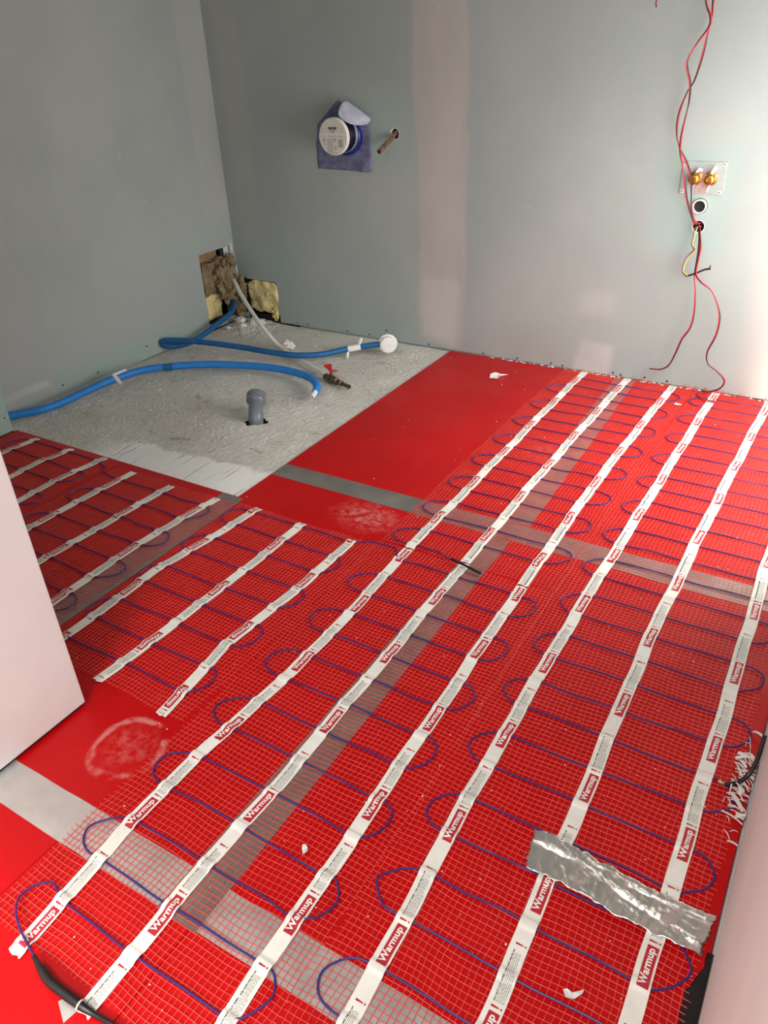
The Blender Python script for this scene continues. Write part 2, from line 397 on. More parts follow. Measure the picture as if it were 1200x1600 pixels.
def flat_tape(name, quad, mat, label, z=.0003, th=.0003, n=30):
    a, b, c, d = [Vector((p[0], p[1], 0)) for p in quad]; vs = []; fs = []            # a-b start edge, d-c end edge
    for k in range(n+1):
        t = k/n; p = a.lerp(d, t); q = b.lerp(c, t)
        for m in range(5):
            w = p.lerp(q, m/4); zz = z+th+min(1, abs(fbm(w.x*25, w.y*25, 2)))*.0002*(0 < m < 4)
            e = (fbm(w.x*60, w.y*60, 5)*.0012 if m in (0, 4) else 0)
            vs.append((w.x+e*abs((q-p).normalized().x), w.y+e*abs((q-p).normalized().y), zz))
    L = len(vs); vs += [(v[0], v[1], z) for v in vs[:]]
    for k in range(n):
        for m in range(4):
            i = k*5+m; fs.append((i, i+1, i+6, i+5))
        i = k*5; fs += [(i, i+5, i+5+L, i+L), (i+4, i+4+L, i+9+L, i+9)]
    fs += [tuple(range(5))+tuple(L+i for i in range(4, -1, -1)), tuple(n*5+i for i in range(4, -1, -1))+tuple(L+n*5+i for i in range(5))]
    o = MB().add(vs, fs).build(name, mat); return tag(o, label, 'tape', 'tape over the board joints')
flat_tape('joint_tape', [(-1.455, 1.621), (-1.455, 1.699), (.030, 1.706), (.030, 1.618)], M['tape'], 'grey tape crossing the floor from the screed edge under the far mats')
flat_tape('joint_tape', [(-.715, .395), (-.633, .395), (-.638, 1.617), (-.716, 1.617)], M['tape'], 'grey tape under the mesh beside the second white strip, near half', .0004)
flat_tape('joint_tape', [(-.700, 1.707), (-.618, 1.707), (-.653, 2.87), (-.735, 2.87)], M['tape'], 'grey tape under the mesh beside the second white strip, far half', .0004)
flat_tape('joint_tape', [(-1.518, .70), (-1.436, .70), (-1.432, 1.458), (-1.514, 1.458)], M['tape'], 'grey tape between the two short mats, ending at the screed corner', .0003)
flat_tape('joint_tape', [(-1.190, .395), (-1.190, .474), (.018, .480), (.018, .402)], M['silver_tape'], 'silvery tape crossing the foreground from the foot of the white wall end', .0003)

# ------------------------------------------------------------------ heating mats
PER, SW = .2285, .0275
def font_mesh(body, size, bold, width=None, cut=.005):
    cu = bpy.data.curves.new('t', 'FONT'); cu.body = body; cu.size = size; cu.offset = bold; cu.resolution_u = 2
    o = bpy.data.objects.new('t', cu); COL.objects.link(o); bpy.context.view_layer.update()
    me = bpy.data.meshes.new_from_object(o.evaluated_get(bpy.context.evaluated_depsgraph_get())); bpy.data.objects.remove(o); bpy.data.curves.remove(cu)
    bm = bmesh.new(); bm.from_mesh(me); bmesh.ops.remove_doubles(bm, verts=bm.verts[:], dist=1e-6)
    xs = [v.co.x for v in bm.verts]; ys = [v.co.y for v in bm.verts]; x0, x1, y0 = min(xs), max(xs), min(ys)
    k = width/(x1-x0) if width else 1
    for v in bm.verts: v.co.x = (v.co.x-x0)*k
    if cut:
        w = (x1-x0)*k; c = cut
        while c < w:
            bmesh.ops.bisect_plane(bm, geom=bm.verts[:]+bm.edges[:]+bm.faces[:], plane_co=(c, 0, 0), plane_no=(1, 0, 0)); c += cut
    V = np.array([v.co[:2] for v in bm.verts]); bm.verts.index_update(); F = [tuple(v.index for v in f.verts) for f in bm.faces]
    bm.free(); bpy.data.meshes.remove(me); return V, F
T_LOGO = font_mesh('Warmup', .0150, .00042, .0590)
T_WARN = font_mesh('DO NOT CUT WIRE - only mesh may be cut', .0040, .00012, .080, .006)
def quad_strip(u0, u1, v0, v1, step=.004):
    n = max(1, int(math.ceil((u1-u0)/step))); V = []; F = []
    for i in range(n+1):
        u = u0+(u1-u0)*i/n; V += [(u, v0), (u, v1)]
    for i in range(n): F.append((2*i, 2*i+2, 2*i+3, 2*i+1))
    return np.array(V), F
# print templates: u along the strip from the start of the logo box, v across (0 = foot of the letters, 1 = top edge), lists of (verts, faces, material index, lift)
BW = .60*SW; B0 = .11*SW
P_LOGO = [(*quad_strip(0, .0675, B0, B0+BW, .0025), 0, .00035), (T_LOGO[0]*1.0+np.array([.0045, B0+.0049]), T_LOGO[1], 1, .0006)]
def bang(u):
    h = BW; return [(np.array([(u, B0+h*.30), (u+.0018, B0+h*.30), (u+.0026, B0+h*1.02), (u-.0008, B0+h*1.02)]), [(0, 1, 2, 3)], 0, .0005),
                    (np.array([(u-.0004, B0+h*.02), (u+.0022, B0+h*.02), (u+.0022, B0+h*.18), (u-.0004, B0+h*.18)]), [(0, 1, 2, 3)], 0, .0005)]
def fine_print(near):
    rng = random.Random(3); out = bang(.0735)+bang(.1705)
    if near: out.append((T_WARN[0]+np.array([.0815, B0+BW*.86]), T_WARN[1], 1, .0005))
    else: out.append((*quad_strip(.0815, .160, B0+BW*.86, B0+BW*1.0), 1, .0005))
    for k in range(5):
        v = B0+BW*(.70-.155*k); u = .0815; end = .158 if k < 4 else .125
        while u < end:
            w = rng.uniform(.0025, .0065); w = min(w, end-u)
            out.append((*quad_strip(u, u+w, v, v+.00060), 1, .0004)); u += w+.0011
    return out
P_FINE = {True: fine_print(True), False: fine_print(False)}

class Strip:
    def __init__(s, pts, y0, y1, crossings, start, flip, seed):
        s.pts = pts; s.y0 = y0; s.y1 = y1; s.cr = np.array(sorted(crossings)); s.start = start; s.flip = flip; s.seed = seed
        s.ys = np.array([p[0] for p in pts]); s.xs = np.array([p[1] for p in pts])
    def cx(s, y):
        return np.interp(y, s.ys, s.xs)+.0014*np.sin(np.asarray(y)*17+s.seed)+.0006*np.sin(np.asarray(y)*41+s.seed*2.3)
    def z(s, y, v):
        y = np.asarray(y, float); h = np.full_like(y, .0034)+.0003*np.sin(y*90+s.seed*3+v*60)
        for c in s.cr:
            q = np.abs(y-c); k = np.clip(1.45-q/.0085, 0, 1); h = np.maximum(h, .0034+.0032*k*k*(3-2*k))
        return h
    def place(s, uv, u_start, lift):                       # print coordinates -> world
        if s.flip: y = s.start_world(u_start)-uv[:, 0]; x = s.cx(y)-SW/2+uv[:, 1]; vv = uv[:, 1]
        else: y = s.start_world(u_start)+uv[:, 0]; x = s.cx(y)+SW/2-uv[:, 1]; vv = SW-uv[:, 1]
        return np.stack([x, y, s.z(y, 0)+lift], 1), y
    def start_world(s, k): return s.start+k*PER
    def build(s, parent):
        n = int((s.y1-s.y0)/.0026); vs = []; fs = []; nc = 5
        for i in range(n+1):
            y = s.y0+(s.y1-s.y0)*i/n; cx = float(s.cx(y)); z = float(s.z(y, 0))
            for m in range(nc):
                t = m/(nc-1)-.5; vs.append((cx+t*SW, y+(.002*math.sin(m*2.1+s.seed) if i in (0, n) else 0), z-.0003*(abs(t) > .4)))
        L = len(vs); vs += [(a, b, c-.00045) for a, b, c in vs[:]]
        for i in range(n):
            for m in range(nc-1):
                a = i*nc+m; fs.append((a, a+1, a+nc+1, a+nc))
            a = i*nc; fs += [(a, a+nc, a+nc+L, a+L), (a+nc-1, a+nc-1+L, a+2*nc-1+L, a+2*nc-1)]
        o = MB().add(vs, fs).build('tape_strip', M['tape_paper'], parent, True)
        ks = range(-20, 20)
        for k in ks:
            for nm, tpl, mats in (('logo_print', P_LOGO, (M['print_red'], M['print_white'])), ('warning_print', None, (M['print_red'], M['print_black']))):
                yc = s.start_world(k)
                if yc < s.y0-.3 or yc > s.y1+.3: continue
                if tpl is None: tpl = P_FINE[yc < 1.55]
                mb = MB()
                for uv, F, mi, lift in tpl:
                    W, yy = s.place(np.asarray(uv), k, lift); ok = (yy > s.y0+.002) & (yy < s.y1-.002)
                    F2 = [f if not s.flip else f for f in F if all(ok[i] for i in f)]
                    if F2: mb.add(W.tolist(), F2, mi)
                if mb.f:
                    q = mb.build(nm, mats); q.parent = o
        return o

def mesh_part(x0, x1, y0, y1, wob, seed, parent, cell=.0104, ragged=.006):
    rng = np.random.RandomState(seed); V = []; Fq = []; base = 0; hw = .00058
    def ripple(x, y):
        return .0017+.0011*np.sin(x*23+y*9+seed)*np.sin(y*14-x*6+seed*1.7)**2*.5+.0004
    def warp(x, y):
        dx = wob(y)+.0016*np.sin(y*31+x*11+seed)+.0010*np.sin(y*67-x*30+seed); dy = .0022*np.sin(x*19+y*5+seed*2)+.0010*np.sin(x*53+y*23)
        return x+dx, y+dy
    def thread(px, py, along_x, lift):
        nonlocal base
        wx, wy = warp(px, py); z = ripple(px, py)+lift; n = len(px)
        jit = hw*rng.uniform(.85, 1.15)
        ox, oy = (0, jit) if along_x else (jit, 0)
        a = np.stack([wx-ox, wy-oy, z-.0006], 1); b = np.stack([wx, wy, z+.0003], 1); c = np.stack([wx+ox, wy+oy, z-.0006], 1)
        V.append(np.concatenate([a, b, c])); i = np.arange(n-1)+base
        Fq.append(np.stack([i, i+1, i+1+n, i+n], 1)); Fq.append(np.stack([i+n, i+1+n, i+1+2*n, i+2*n], 1)); base += 3*n
    for y in np.arange(y0+.004, y1, cell):
        a = x0-rng.uniform(0, ragged); b = x1+rng.uniform(0, ragged); xs = np.linspace(a, b, max(2, int((b-a)/.021))); thread(xs, np.full_like(xs, y+rng.normal(0, .0004)), True, .0003)
    for x in np.arange(x0+.006, x1, cell):
        a = y0-rng.uniform(0, ragged*.6); b = y1+rng.uniform(0, ragged*.6); ys = np.linspace(a, b, max(2, int((b-a)/.021))); thread(np.full_like(ys, x+rng.normal(0, .0004)), ys, False, 0)
    V = np.concatenate(V); Fq = np.concatenate(Fq); me = bpy.data.meshes.new('fibre_mesh')
    me.vertices.add(len(V)); me.vertices.foreach_set('co', V.ravel()); me.loops.add(Fq.size); me.loops.foreach_set('vertex_index', Fq.ravel().astype(np.int32))
    me.polygons.add(len(Fq)); me.polygons.foreach_set('loop_start', np.arange(0, Fq.size, 4, dtype=np.int32)); me.update(calc_edges=True); me.validate()
    o = link('fibre_mesh', me, M['mesh_thread']); under(o, parent); tag(o, 'fine coral fibreglass mesh', None, None, 'stuff'); return o

CR, CZ = .0017, .0036
def serpentine(rows, xl, xr, first_right, sl, sr, rng, x_start=None):
    """rows: y of each run; sl/sr: x of the outer strips; loops alternate, starting on the right if first_right"""
    pts = []; right = first_right; n = len(rows)
    for j in range(n):
        y = rows[j]; d = 1 if right else -1                # direction of travel along this run
        xs = np.linspace(sl, sr, 6) if d > 0 else np.linspace(sr, sl, 6)
        if j == 0 and x_start is not None: xs = np.linspace(x_start, xs[-1], 4)
        for x in xs: pts.append((x, y+rng.gauss(0, .0018), CZ+abs(rng.gauss(0, .0006))))
        if j < n-1:
            y2 = rows[j+1]; h = y2-y; e = xr if d > 0 else xl; s0 = sr if d > 0 else sl; w = e-s0; lean = .60 if d > 0 else .40
            a1 = .045 if d > 0 else -.045
            for dg in (-58, -28, 2, 32, 60):
                g = math.radians(dg); pts.append((s0+w*(math.cos(g)*(.93+.07*math.cos(g)))+rng.gauss(0, .0016), (y+y2)/2+math.sin(g)*h*.53+a1*h*4*math.cos(g)*.55+rng.gauss(0, .0012), CZ+.0010))
        right = not right
    return pts
def make_mat(label, strips, ext, rows, xl, xr, first_right, pre, post, seed, group='red mesh heating mats', x_start=None):
    """strips: list of (points (y,x), y0, y1, print start, flip)"""
    rng = random.Random(seed); x0, x1, y0, y1 = ext
    t = thing('heating_mat', label, 'heating mat', ((x0+x1)/2, (y0+y1)/2, 0), group)
    mid = strips[1]; yy = np.array([p[0] for p in mid[0]]); xx = np.array([p[1] for p in mid[0]]); mx = xx.mean()
    mesh_part(x0, x1, y0, y1, lambda y: (np.interp(y, yy, xx)-mx)*.8, seed, t)
    sl = float(np.mean([p[1] for p in strips[0][0]])); sr = float(np.mean([p[1] for p in strips[-1][0]]))
    cp = pre+serpentine(rows, xl, xr, first_right, sl, sr, rng, x_start)+post
    cpath = spline(cp, 5)
    c = MB().tube(cpath, CR, 8).build('heating_cable', M['cable_blue'], t, True); c['label'] = 'thin purple blue heating cable in loops'
    pa = np.array([tuple(p) for p in cpath])
    for k, (pts, a, b, st, fl) in enumerate(strips):
        sx = np.interp(pa[:, 1], [p[0] for p in pts], [p[1] for p in pts]); d = pa[:, 0]-sx
        cr = [pa[i, 1] for i in range(len(pa)-1) if d[i]*d[i+1] < 0]
        Strip(pts, a, b, cr, st, fl, seed*1.3+k).build(t)
    return t
P1 = [(.20, -.846), (.26, -.850), (.46, -.868), (.69, -.868), (.93, -.848), (1.22, -.850), (1.46, -.860)]
P2 = [(.2, -.690), (.44, -.696), (.70, -.692), (1.08, -.695), (1.45, -.698)]
P3 = [(.2, -.506), (.33, -.507), (.53, -.511), (.76, -.517), (1.09, -.524), (1.40, -.531), (1.5, -.533)]
rowsA = [.325+.0827*j for j in range(14)]
preA = [(-.812, .245, .008), (-.838, .251, .0095), (-.872, .262, .011), (-.900, .276, .0105), (-.917, .296, .0085), (-.912, .324, .006), (-.890, .338, .005)]
postA = [(-.885, 1.436, CZ), (-.905, 1.440, CZ+.001)]
make_mat('heating mat in the left foreground, laid lengthwise from the black cold tail joint', [(P1, .232, 1.452, .246, False), (P2, .228, 1.462, .359, False), (P3, .235, 1.440, .464, False)],
         (-.947, -.452, .256, 1.456), rowsA, -.925, -.471, True, preA, postA, 1)
F1 = [(1.45, -.860), (1.99, -.860), (2.5, -.861), (2.88, -.857)]; F2 = [(1.45, -.698), (1.92, -.702), (2.3, -.698), (2.88, -.686)]; F3 = [(1.4, -.531), (1.69, -.535), (2.09, -.536), (2.45, -.527), (2.88, -.514)]
rowsF = [1.475+.0824*j for j in range(17)]
preF = [(-.725, 1.4535, .0100), (-.748, 1.458, .0075)]
m = make_mat('far heating mat running to the back wall, beside the bare red board', [(F1, 1.458, 2.874, 1.664, True), (F2, 1.468, 2.876, 1.647, True), (F3, 1.446, 2.872, 1.601, True)],
         (-.947, -.452, 1.463, 2.874), rowsF, -.932, -.466, False, preF, [], 2, x_start=-.785)
ej = MB().tube(spline([(-.735, 1.4555, .0105), (-.700, 1.448, .0110), (-.668, 1.441, .0100), (-.640, 1.436, .0085)], 5), .0034, 10).build('end_joint', M['black_plastic'], m, True); ej['label'] = 'black cable end sleeve'
P4 = [(.2, -.352), (.42, -.359), (.69, -.372), (.97, -.380), (1.4, -.382), (1.98, -.374), (2.88, -.361)]
P5 = [(.2, -.190), (.52, -.195), (.95, -.202), (1.38, -.212), (1.86, -.206), (2.3, -.196), (2.88, -.178)]
P6 = [(.2, -.026), (.6, -.027), (.91, -.027), (1.36, -.028), (1.79, -.032), (2.3, -.024), (2.88, -.005)]
rowsB = [.327+.0826*j for j in range(31)]
make_mat('longest heating mat along the right wall, with the crumpled foil on it', [(P4, .21, 2.874, .495-PER, False), (P5, .22, 2.870, .909-3*PER, False), (P6, .23, 2.872, .651-PER, False)],
         (-.448, .034, .24, 2.874), rowsB, -.430, .027, True, [], [], 3)
C9 = [(.68, -1.008), (.71, -1.012), (.92, -1.034), (1.21, -1.016), (1.43, -1.012)]; C8 = [(.68, -1.206), (.71, -1.203), (1.02, -1.191), (1.44, -1.186)]; C7 = [(.66, -1.392), (.78, -1.389), (1.06, -1.395), (1.25, -1.372), (1.44, -1.352)]
rowsC = [.767+.0802*j for j in range(9)]
make_mat('short heating mat nearest the white wall end, joined to the long mat', [(C7, .69, 1.432, 1.009, True), (C8, .700, 1.424, .884, True), (C9, .694, 1.416, .784, True)],
         (-1.434, -.952, .705, 1.432), rowsC, -1.424, -.981, True, [(-1.0, .767, CZ)][:0], [(-.985, 1.424, CZ+.0008), (-.945, 1.437, CZ+.001), (-.905, 1.440, CZ+.001)], 4)
D6 = [(.65, -1.525), (.86, -1.523), (1.1, -1.533), (1.42, -1.505)]; D5 = [(.65, -1.707), (.95, -1.706), (1.2, -1.697), (1.42, -1.685)]; D4 = [(.65, -1.882), (1.05, -1.880), (1.2, -1.879), (1.42, -1.862)]
rowsD = [.72+.0808*j for j in range(9)]
make_mat('short heating mat in the middle of three at the left, over the grey tape', [(D4, .68, 1.422, 1.141, True), (D5, .68, 1.412, 1.031, True), (D6, .68, 1.420, 1.127, True)],
         (-1.955, -1.446, .70, 1.424), rowsD, -1.936, -1.470, False, [], [(-1.93, 1.372, CZ), (-1.975, 1.392, CZ)], 5)
E3 = [(.65, -2.050), (1.13, -2.046), (1.3, -2.052), (1.45, -2.030)]; E2 = [(.65, -2.220), (1.22, -2.208), (1.33, -2.214), (1.45, -2.190)]; E1 = [(.65, -2.396), (1.33, -2.390), (1.45, -2.374)]
rowsE = [.779+.0806*j for j in range(9)]
make_mat('short heating mat farthest left, beside the green wall return', [(E1, .68, 1.446, 1.38, True), (E2, .68, 1.446, 1.406, True), (E3, .68, 1.452, 1.328, True)],
         (-2.462, -1.975, .70, 1.450), rowsE, -2.440, -1.990, True, [], [(-2.02, 1.418, CZ), (-1.975, 1.402, CZ)], 6)

# cold tail joint at the bottom left
t = thing('cold_tail_joint', 'black sleeved cold tail joint lying at the bottom left corner', 'cable joint', (-.76, .235, 0))
jp = spline([(-.814, .244, .010), (-.790, .238, .012), (-.762, .232, .013), (-.730, .232, .012), (-.700, .233, .010), (-.670, .236, .006), (-.630, .240, .0055), (-.58, .236, .0055), (-.50, .20, .0055), (-.44, .12, .0055)], 6)
k = len(jp); rr = [.0036+.0036*(1/(1+math.exp(-(i-5)/1.4)))*(1/(1+math.exp((i-27)/1.8))) for i in range(k)]
MB().tube(jp, rr, 12).build('sleeve', M['black_plastic'], t, True)
MB().lathe(jp[24], jp[25]-jp[24], [(0, .0068), (.0006, .0078), (.0022, .0078), (.0026, .0068)], 16).build('white_band', M['white_plastic'], t)
tr = MB(); tr.add([(-.735, .222, .0012), (-.705, .207, .0012), (-.700, .232, .0016), (-.728, .236, .0016), (-.735, .222, .0004), (-.705, .207, .0004), (-.700, .232, .0004), (-.728, .236, .0004)], [(0, 1, 2, 3), (0, 4, 5, 1), (1, 5, 6, 2), (2, 6, 7, 3), (3, 7, 4, 0)])
tr.build('tape_scrap', M['silver_tape'], t)

# crumpled foil over the two right-hand strips
def foil():
    A, B, Cc, D = Vector((-.250, .810, 0)), Vector((-.237, .736, 0)), Vector((.034, .740, 0)), Vector((.043, .808, 0)); n, m = 90, 26; vs = []; fs = []
    for i in range(n+1):
        for j in range(m+1):
            u = i/n; v = j/m; p = A.lerp(D, u).lerp(B.lerp(Cc, u), v)
            p.y += .006*math.sin(u*5+1)+fbm(u*14, v*2, 4)*.003*(abs(v-.5) > .42)
            p.x += (fbm(u*2, v*9, 9)*.006 if i in (0, n) else 0)
            ridge = math.exp(-((v-.30-.55*u*u)/.045)**2)+.7*math.exp(-((v-.12-.1*u)/.03)**2)*(u > .3)
            cr = abs(fbm(p.x*22, p.y*30, 1, 2))*.0034+abs(math.sin(u*62+fbm(p.x*20, p.y*20, 2)*4))*.0012+abs(fbm(p.x*70, p.y*45, 6, 3))*.0020
            z = .0088+.0050*ridge*(.75+.25*math.sin(u*13))+cr+.002*math.sin(u*26+v*3)*.4
            if u > .95: z -= (u-.95)*.10*(.3+v)
            if u < .05: z -= (.05-u)*.06
            vs.append((p.x, p.y, max(z, .0022)))
    for i in range(n):
        for j in range(m): a = i*(m+1)+j; fs.append((a, a+m+1, a+m+2, a+1))
    o = MB().add(vs, fs).build('foil_tape', M['foil'], None, True); o.data.polygons.foreach_set('use_smooth', [True]*len(fs))
    md = o.modifiers.new('thickness', 'SOLIDIFY'); md.thickness = .0004; md.offset = 1
    tag(o, 'crumpled silver foil tape stuck across two strips near the right wall', 'foil tape')
foil()

# torn white plastic strands and grey wire by the right wall
t = thing('torn_tape_fringe', 'torn white plastic strands lying at the foot of the right wall', 'plastic scrap', (.03, 1.08, 0))
rng = random.Random(11)
for i in range(64):
    y = rng.gauss(1.09, .062); x = rng.uniform(.012, .036); L = rng.uniform(.012, .042); a = math.radians(rng.gauss(-30, 25)); w = rng.choice([.0006, .0008, .0010, .0014, .002, .0035, .0042])
    d = Vector((math.cos(a), math.sin(a), rng.uniform(-.02, .25))); nrm = Vector((-math.sin(a), math.cos(a), 0)); p = Vector((x, y, .005+rng.uniform(0, .006))); mb = MB(); vs = []
    for q in range(5):
        f = q/4; c = p+d*L*f+Vector((0, 0, .004*math.sin(f*3)))
        c.x = min(c.x, XR-.003)
        for sg, dz in ((-1, 0), (1, 0), (1, -.0006), (-1, -.0006)): vs.append(c+nrm*w*sg*(1-.4*f)+Vector((0, 0, dz)))
    fs = [(q*4+e, q*4+(e+1) % 4, q*4+4+(e+1) % 4, q*4+4+e) for q in range(4) for e in range(4)]+[(3, 2, 1, 0), (16, 17, 18, 19)]
    mb.add(vs, fs).build('strand', M['white_plastic'], t)
t = thing('grey_wire', 'dark grey wire end with a brown tip reaching over the right edge', 'wire', (-.005, 1.066, 0))
wp = spline([(-.005, 1.066, .010), (.006, 1.064, .0085), (.018, 1.070, .010), (.030, 1.080, .014), (.040, 1.095, .026), (.0455, 1.112, .050), (.0465, 1.135, .085)], 6)
MB().tube(wp[6:], .0038, 10).build('sheath', M['black_plastic'], t, True); MB().tube(wp[:7], [.0036, .0044, .0046, .0044, .0042, .0040, .0038], 10).build('bare_tip', M['copper'], t, True)
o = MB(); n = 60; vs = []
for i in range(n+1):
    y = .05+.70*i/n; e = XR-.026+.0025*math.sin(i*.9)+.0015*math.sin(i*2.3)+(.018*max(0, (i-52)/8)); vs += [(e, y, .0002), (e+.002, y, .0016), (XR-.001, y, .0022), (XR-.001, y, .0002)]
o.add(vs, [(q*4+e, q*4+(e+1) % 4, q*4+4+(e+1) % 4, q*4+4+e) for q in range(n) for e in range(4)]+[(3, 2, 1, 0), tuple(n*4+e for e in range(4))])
tag(o.build('black_gap_strip', M['black_plastic']), 'black strip standing in for the dark gap at the foot of the right wall', 'edge strip')  # solid black strip put in for the darkness of the gap

# ------------------------------------------------------------------ shower corner: pipes, valve, waste
def pipe(pts, r, name, mat, parent, n=14, per=8): return MB().tube(spline(pts, per), r, n).build(name, mat, parent, True)
t = thing('insulated_pipe', 'light blue insulated pipe curving over the screed, white open end', 'pipe', (-2.1, 2.2, 0))
p1 = [(-2.63, 1.462, .020), (-2.59, 1.53, .020), (-2.545, 1.60, .020), (-2.525, 1.69, .022), (-2.522, 1.814, .026), (-2.506, 1.934, .032), (-2.453, 2.062, .036), (-2.318, 2.186, .034), (-2.179, 2.264, .030), (-2.012, 2.309, .030), (-1.880, 2.307, .032), (-1.772, 2.275, .036), (-1.705, 2.225, .034), (-1.681, 2.180, .028)]
pipe(p1, .0150, 'foam_sleeve', M['foam_light_blue'], t); e = Vector(p1[-1]); d = Vector((.010, -.052, -.012)).normalized()
MB().lathe(e-d*.01, d, [(0, .0095), (.038, .0095), (.042, .0085), (.042, .006), (.03, .006)], 16).build('pipe_end', M['white_plastic'], t, True)
c = Vector((-2.508, 1.93, .031)); d = Vector((.10, .93, .03)).normalized(); cl = MB()
cl.lathe(c-d*.008, d, [(0, .0165), (.016, .0165)], 18); n = Vector((d.y, -d.x, 0))
cl.tube([c-n*.034+Vector((0, 0, .004)), c+Vector((0, 0, .017)), c+n*.032+Vector((0, 0, -.012))], .0085, 6); cl.tube([c+Vector((0, 0, .017)), c+d*.06+Vector((0, 0, .016))], .0075, 6)
cl.build('white_clip', M['white_plastic'], t)
MB().lathe((-2.405, 2.107, .0355), (.75, .65, 0), [(0, .0149), (.002, .01525), (.033, .01525), (.035, .0149)], 16).build('dark_marking', M['foam_dark_blue'], t)

t = thing('capped_pipe', 'dark blue insulated pipe doubled back by the left wall, ending in a white cap', 'pipe', (-2.2, 2.4, 0))
p2 = [(-2.64, 2.84, .120), (-2.60, 2.79, .105), (-2.551, 2.714, .085), (-2.555, 2.611, .055), (-2.545, 2.472, .034), (-2.554, 2.38, .028), (-2.590, 2.336, .028), (-2.612, 2.318, .036), (-2.619, 2.312, .048), (-2.603, 2.318, .058), (-2.541, 2.342, .060), (-2.428, 2.384, .054), (-2.239, 2.421, .046), (-2.106, 2.432, .042), (-1.987, 2.456, .038), (-1.898, 2.518, .034), (-1.83, 2.613, .036), (-1.763, 2.663, .044), (-1.705, 2.692, .052)]
pipe(p2, .0125, 'foam_sleeve', M['foam_dark_blue'], t)
cax = Vector((.55, -.80, .05)).normalized(); cc = Vector((-1.672, 2.706, .052))
cap = MB(); cap.lathe(cc-cax*.020, cax, [(0, .024), (.002, .040), (.013, .042), (.015, .036), (.032, .036), (.037, .032), (.037, .026), (.039, .025)], 12)
cap.build('cap', M['white_plastic'], t, False)
dv = (Vector((-1.763, 2.663, .044))-Vector((-1.83, 2.613, .036))).normalized(); tb = Vector((-1.822, 2.619, .0370))
MB().lathe(tb, dv, [(0, .0138), (.055, .0138)], 16).build('white_tape', M['white_plastic'], t, True)
MB().tube([tb+Vector((0, 0, -.01)), tb+Vector((.003, -.012, -.026)), tb+Vector((.004, -.014, -.036))], [.006, .0075, .004], 6).build('tape_tail', M['white_plastic'], t)
MB().tube([tb+dv*.05+Vector((0, 0, .012)), tb+dv*.055+Vector((0, .004, .03)), tb+dv*.06+Vector((.002, .004, .038))], [.006, .008, .004], 6).build('tape_tail', M['white_plastic'], t)

t = thing('valve_pipe', 'thin off-white pipe from the wall corner to a brass stop valve', 'pipe', (-2.0, 2.5, 0))
pipe([(-2.60, 2.80, .222), (-2.54, 2.760, .200), (-2.474, 2.716, .168), (-2.319, 2.619, .110), (-2.216, 2.574, .060), (-2.127, 2.544, .022), (-1.917, 2.450, .0125), (-1.762, 2.367, .014)], .0095, 'pipe', M['off_white_pipe'], t)
v0 = Vector((-1.766, 2.364, .013)); vd = Vector((.86, -.30, .0)).normalized()
bd = MB().lathe(v0, vd, [(0, .011), (.006, .014), (.020, .014), (.021, .012), (.026, .0165), (.048, .0175), (.060, .015), (.064, .012), (.070, .0145), (.080, .0145), (.084, .009), (.100, .009), (.102, .0115), (.112, .0115), (.114, .0085), (.150, .0075), (.152, .0095), (.160, .0095), (.160, .006), (.150, .006)], 16).build('valve', M['dull_brass'], t, True)
hb = v0+vd*.045
MB().lathe(hb, (0, 0, 1), [(0, .006), (.030, .006), (.033, .004)], 12).build('stem', M['dull_brass'], t)
h = MB(); hd = Vector((.75, -.55, .0)).normalized(); hn = Vector((-hd.y, hd.x, 0)); top = hb+Vector((0, 0, .036))
for sg in (-1, 1):
    a = [top+hd*sg*q+hn*w*s2+Vector((0, 0, z+dz)) for q, w, z in ((.0, .006, 0), (.020, .011, .006), (.038, .017, .010), (.043, .011, .011)) for s2, dz in ((-1, -.002), (1, -.002), (1, .002), (-1, .002))]
    h.add(a, [(q*4+e, q*4+(e+1) % 4, q*4+4+(e+1) % 4, q*4+4+e) for q in range(3) for e in range(4)]+[(3, 2, 1, 0), (12, 13, 14, 15)])
h.lathe(top-Vector((0, 0, .004)), (0, 0, 1), [(0, .007), (.008, .007)], 12)
h.build('butterfly_handle', M['red_plastic'], t)

t = thing('waste_elbow', 'grey plastic waste pipe elbow rising from a hole in the screed', 'pipe elbow', (DX, DY, 0))
ax = Vector((-.47, .70, .42)).normalized()
ep = spline([(DX, DY, -.013), (DX, DY, .006), (DX-.003, DY+.005, .014), (DX-.012, DY+.019, .027), (DX-.024, DY+.037, .037)]+[tuple(Vector((DX-.024, DY+.037, .037))+ax*q) for q in (.012, .025)], 6)
MB().tube(ep, .0268, 22).build('bend', M['grey_pvc'], t, True)
so = Vector((DX-.024, DY+.037, .037))+ax*.010
MB().lathe(so, ax, [(0, .0272), (.004, .0310), (.010, .0325), (.012, .0370), (.023, .0370), (.026, .0335), (.036, .0335), (.037, .0360), (.041, .0360), (.041, .028), (.010, .028)], 28).build('socket', M['grey_pvc'], t, True)
MB().lathe(so+ax*.011, ax, [(0, .0262), (.0005, .0262)], 20).build('socket_inside', M['void_shade'], t)

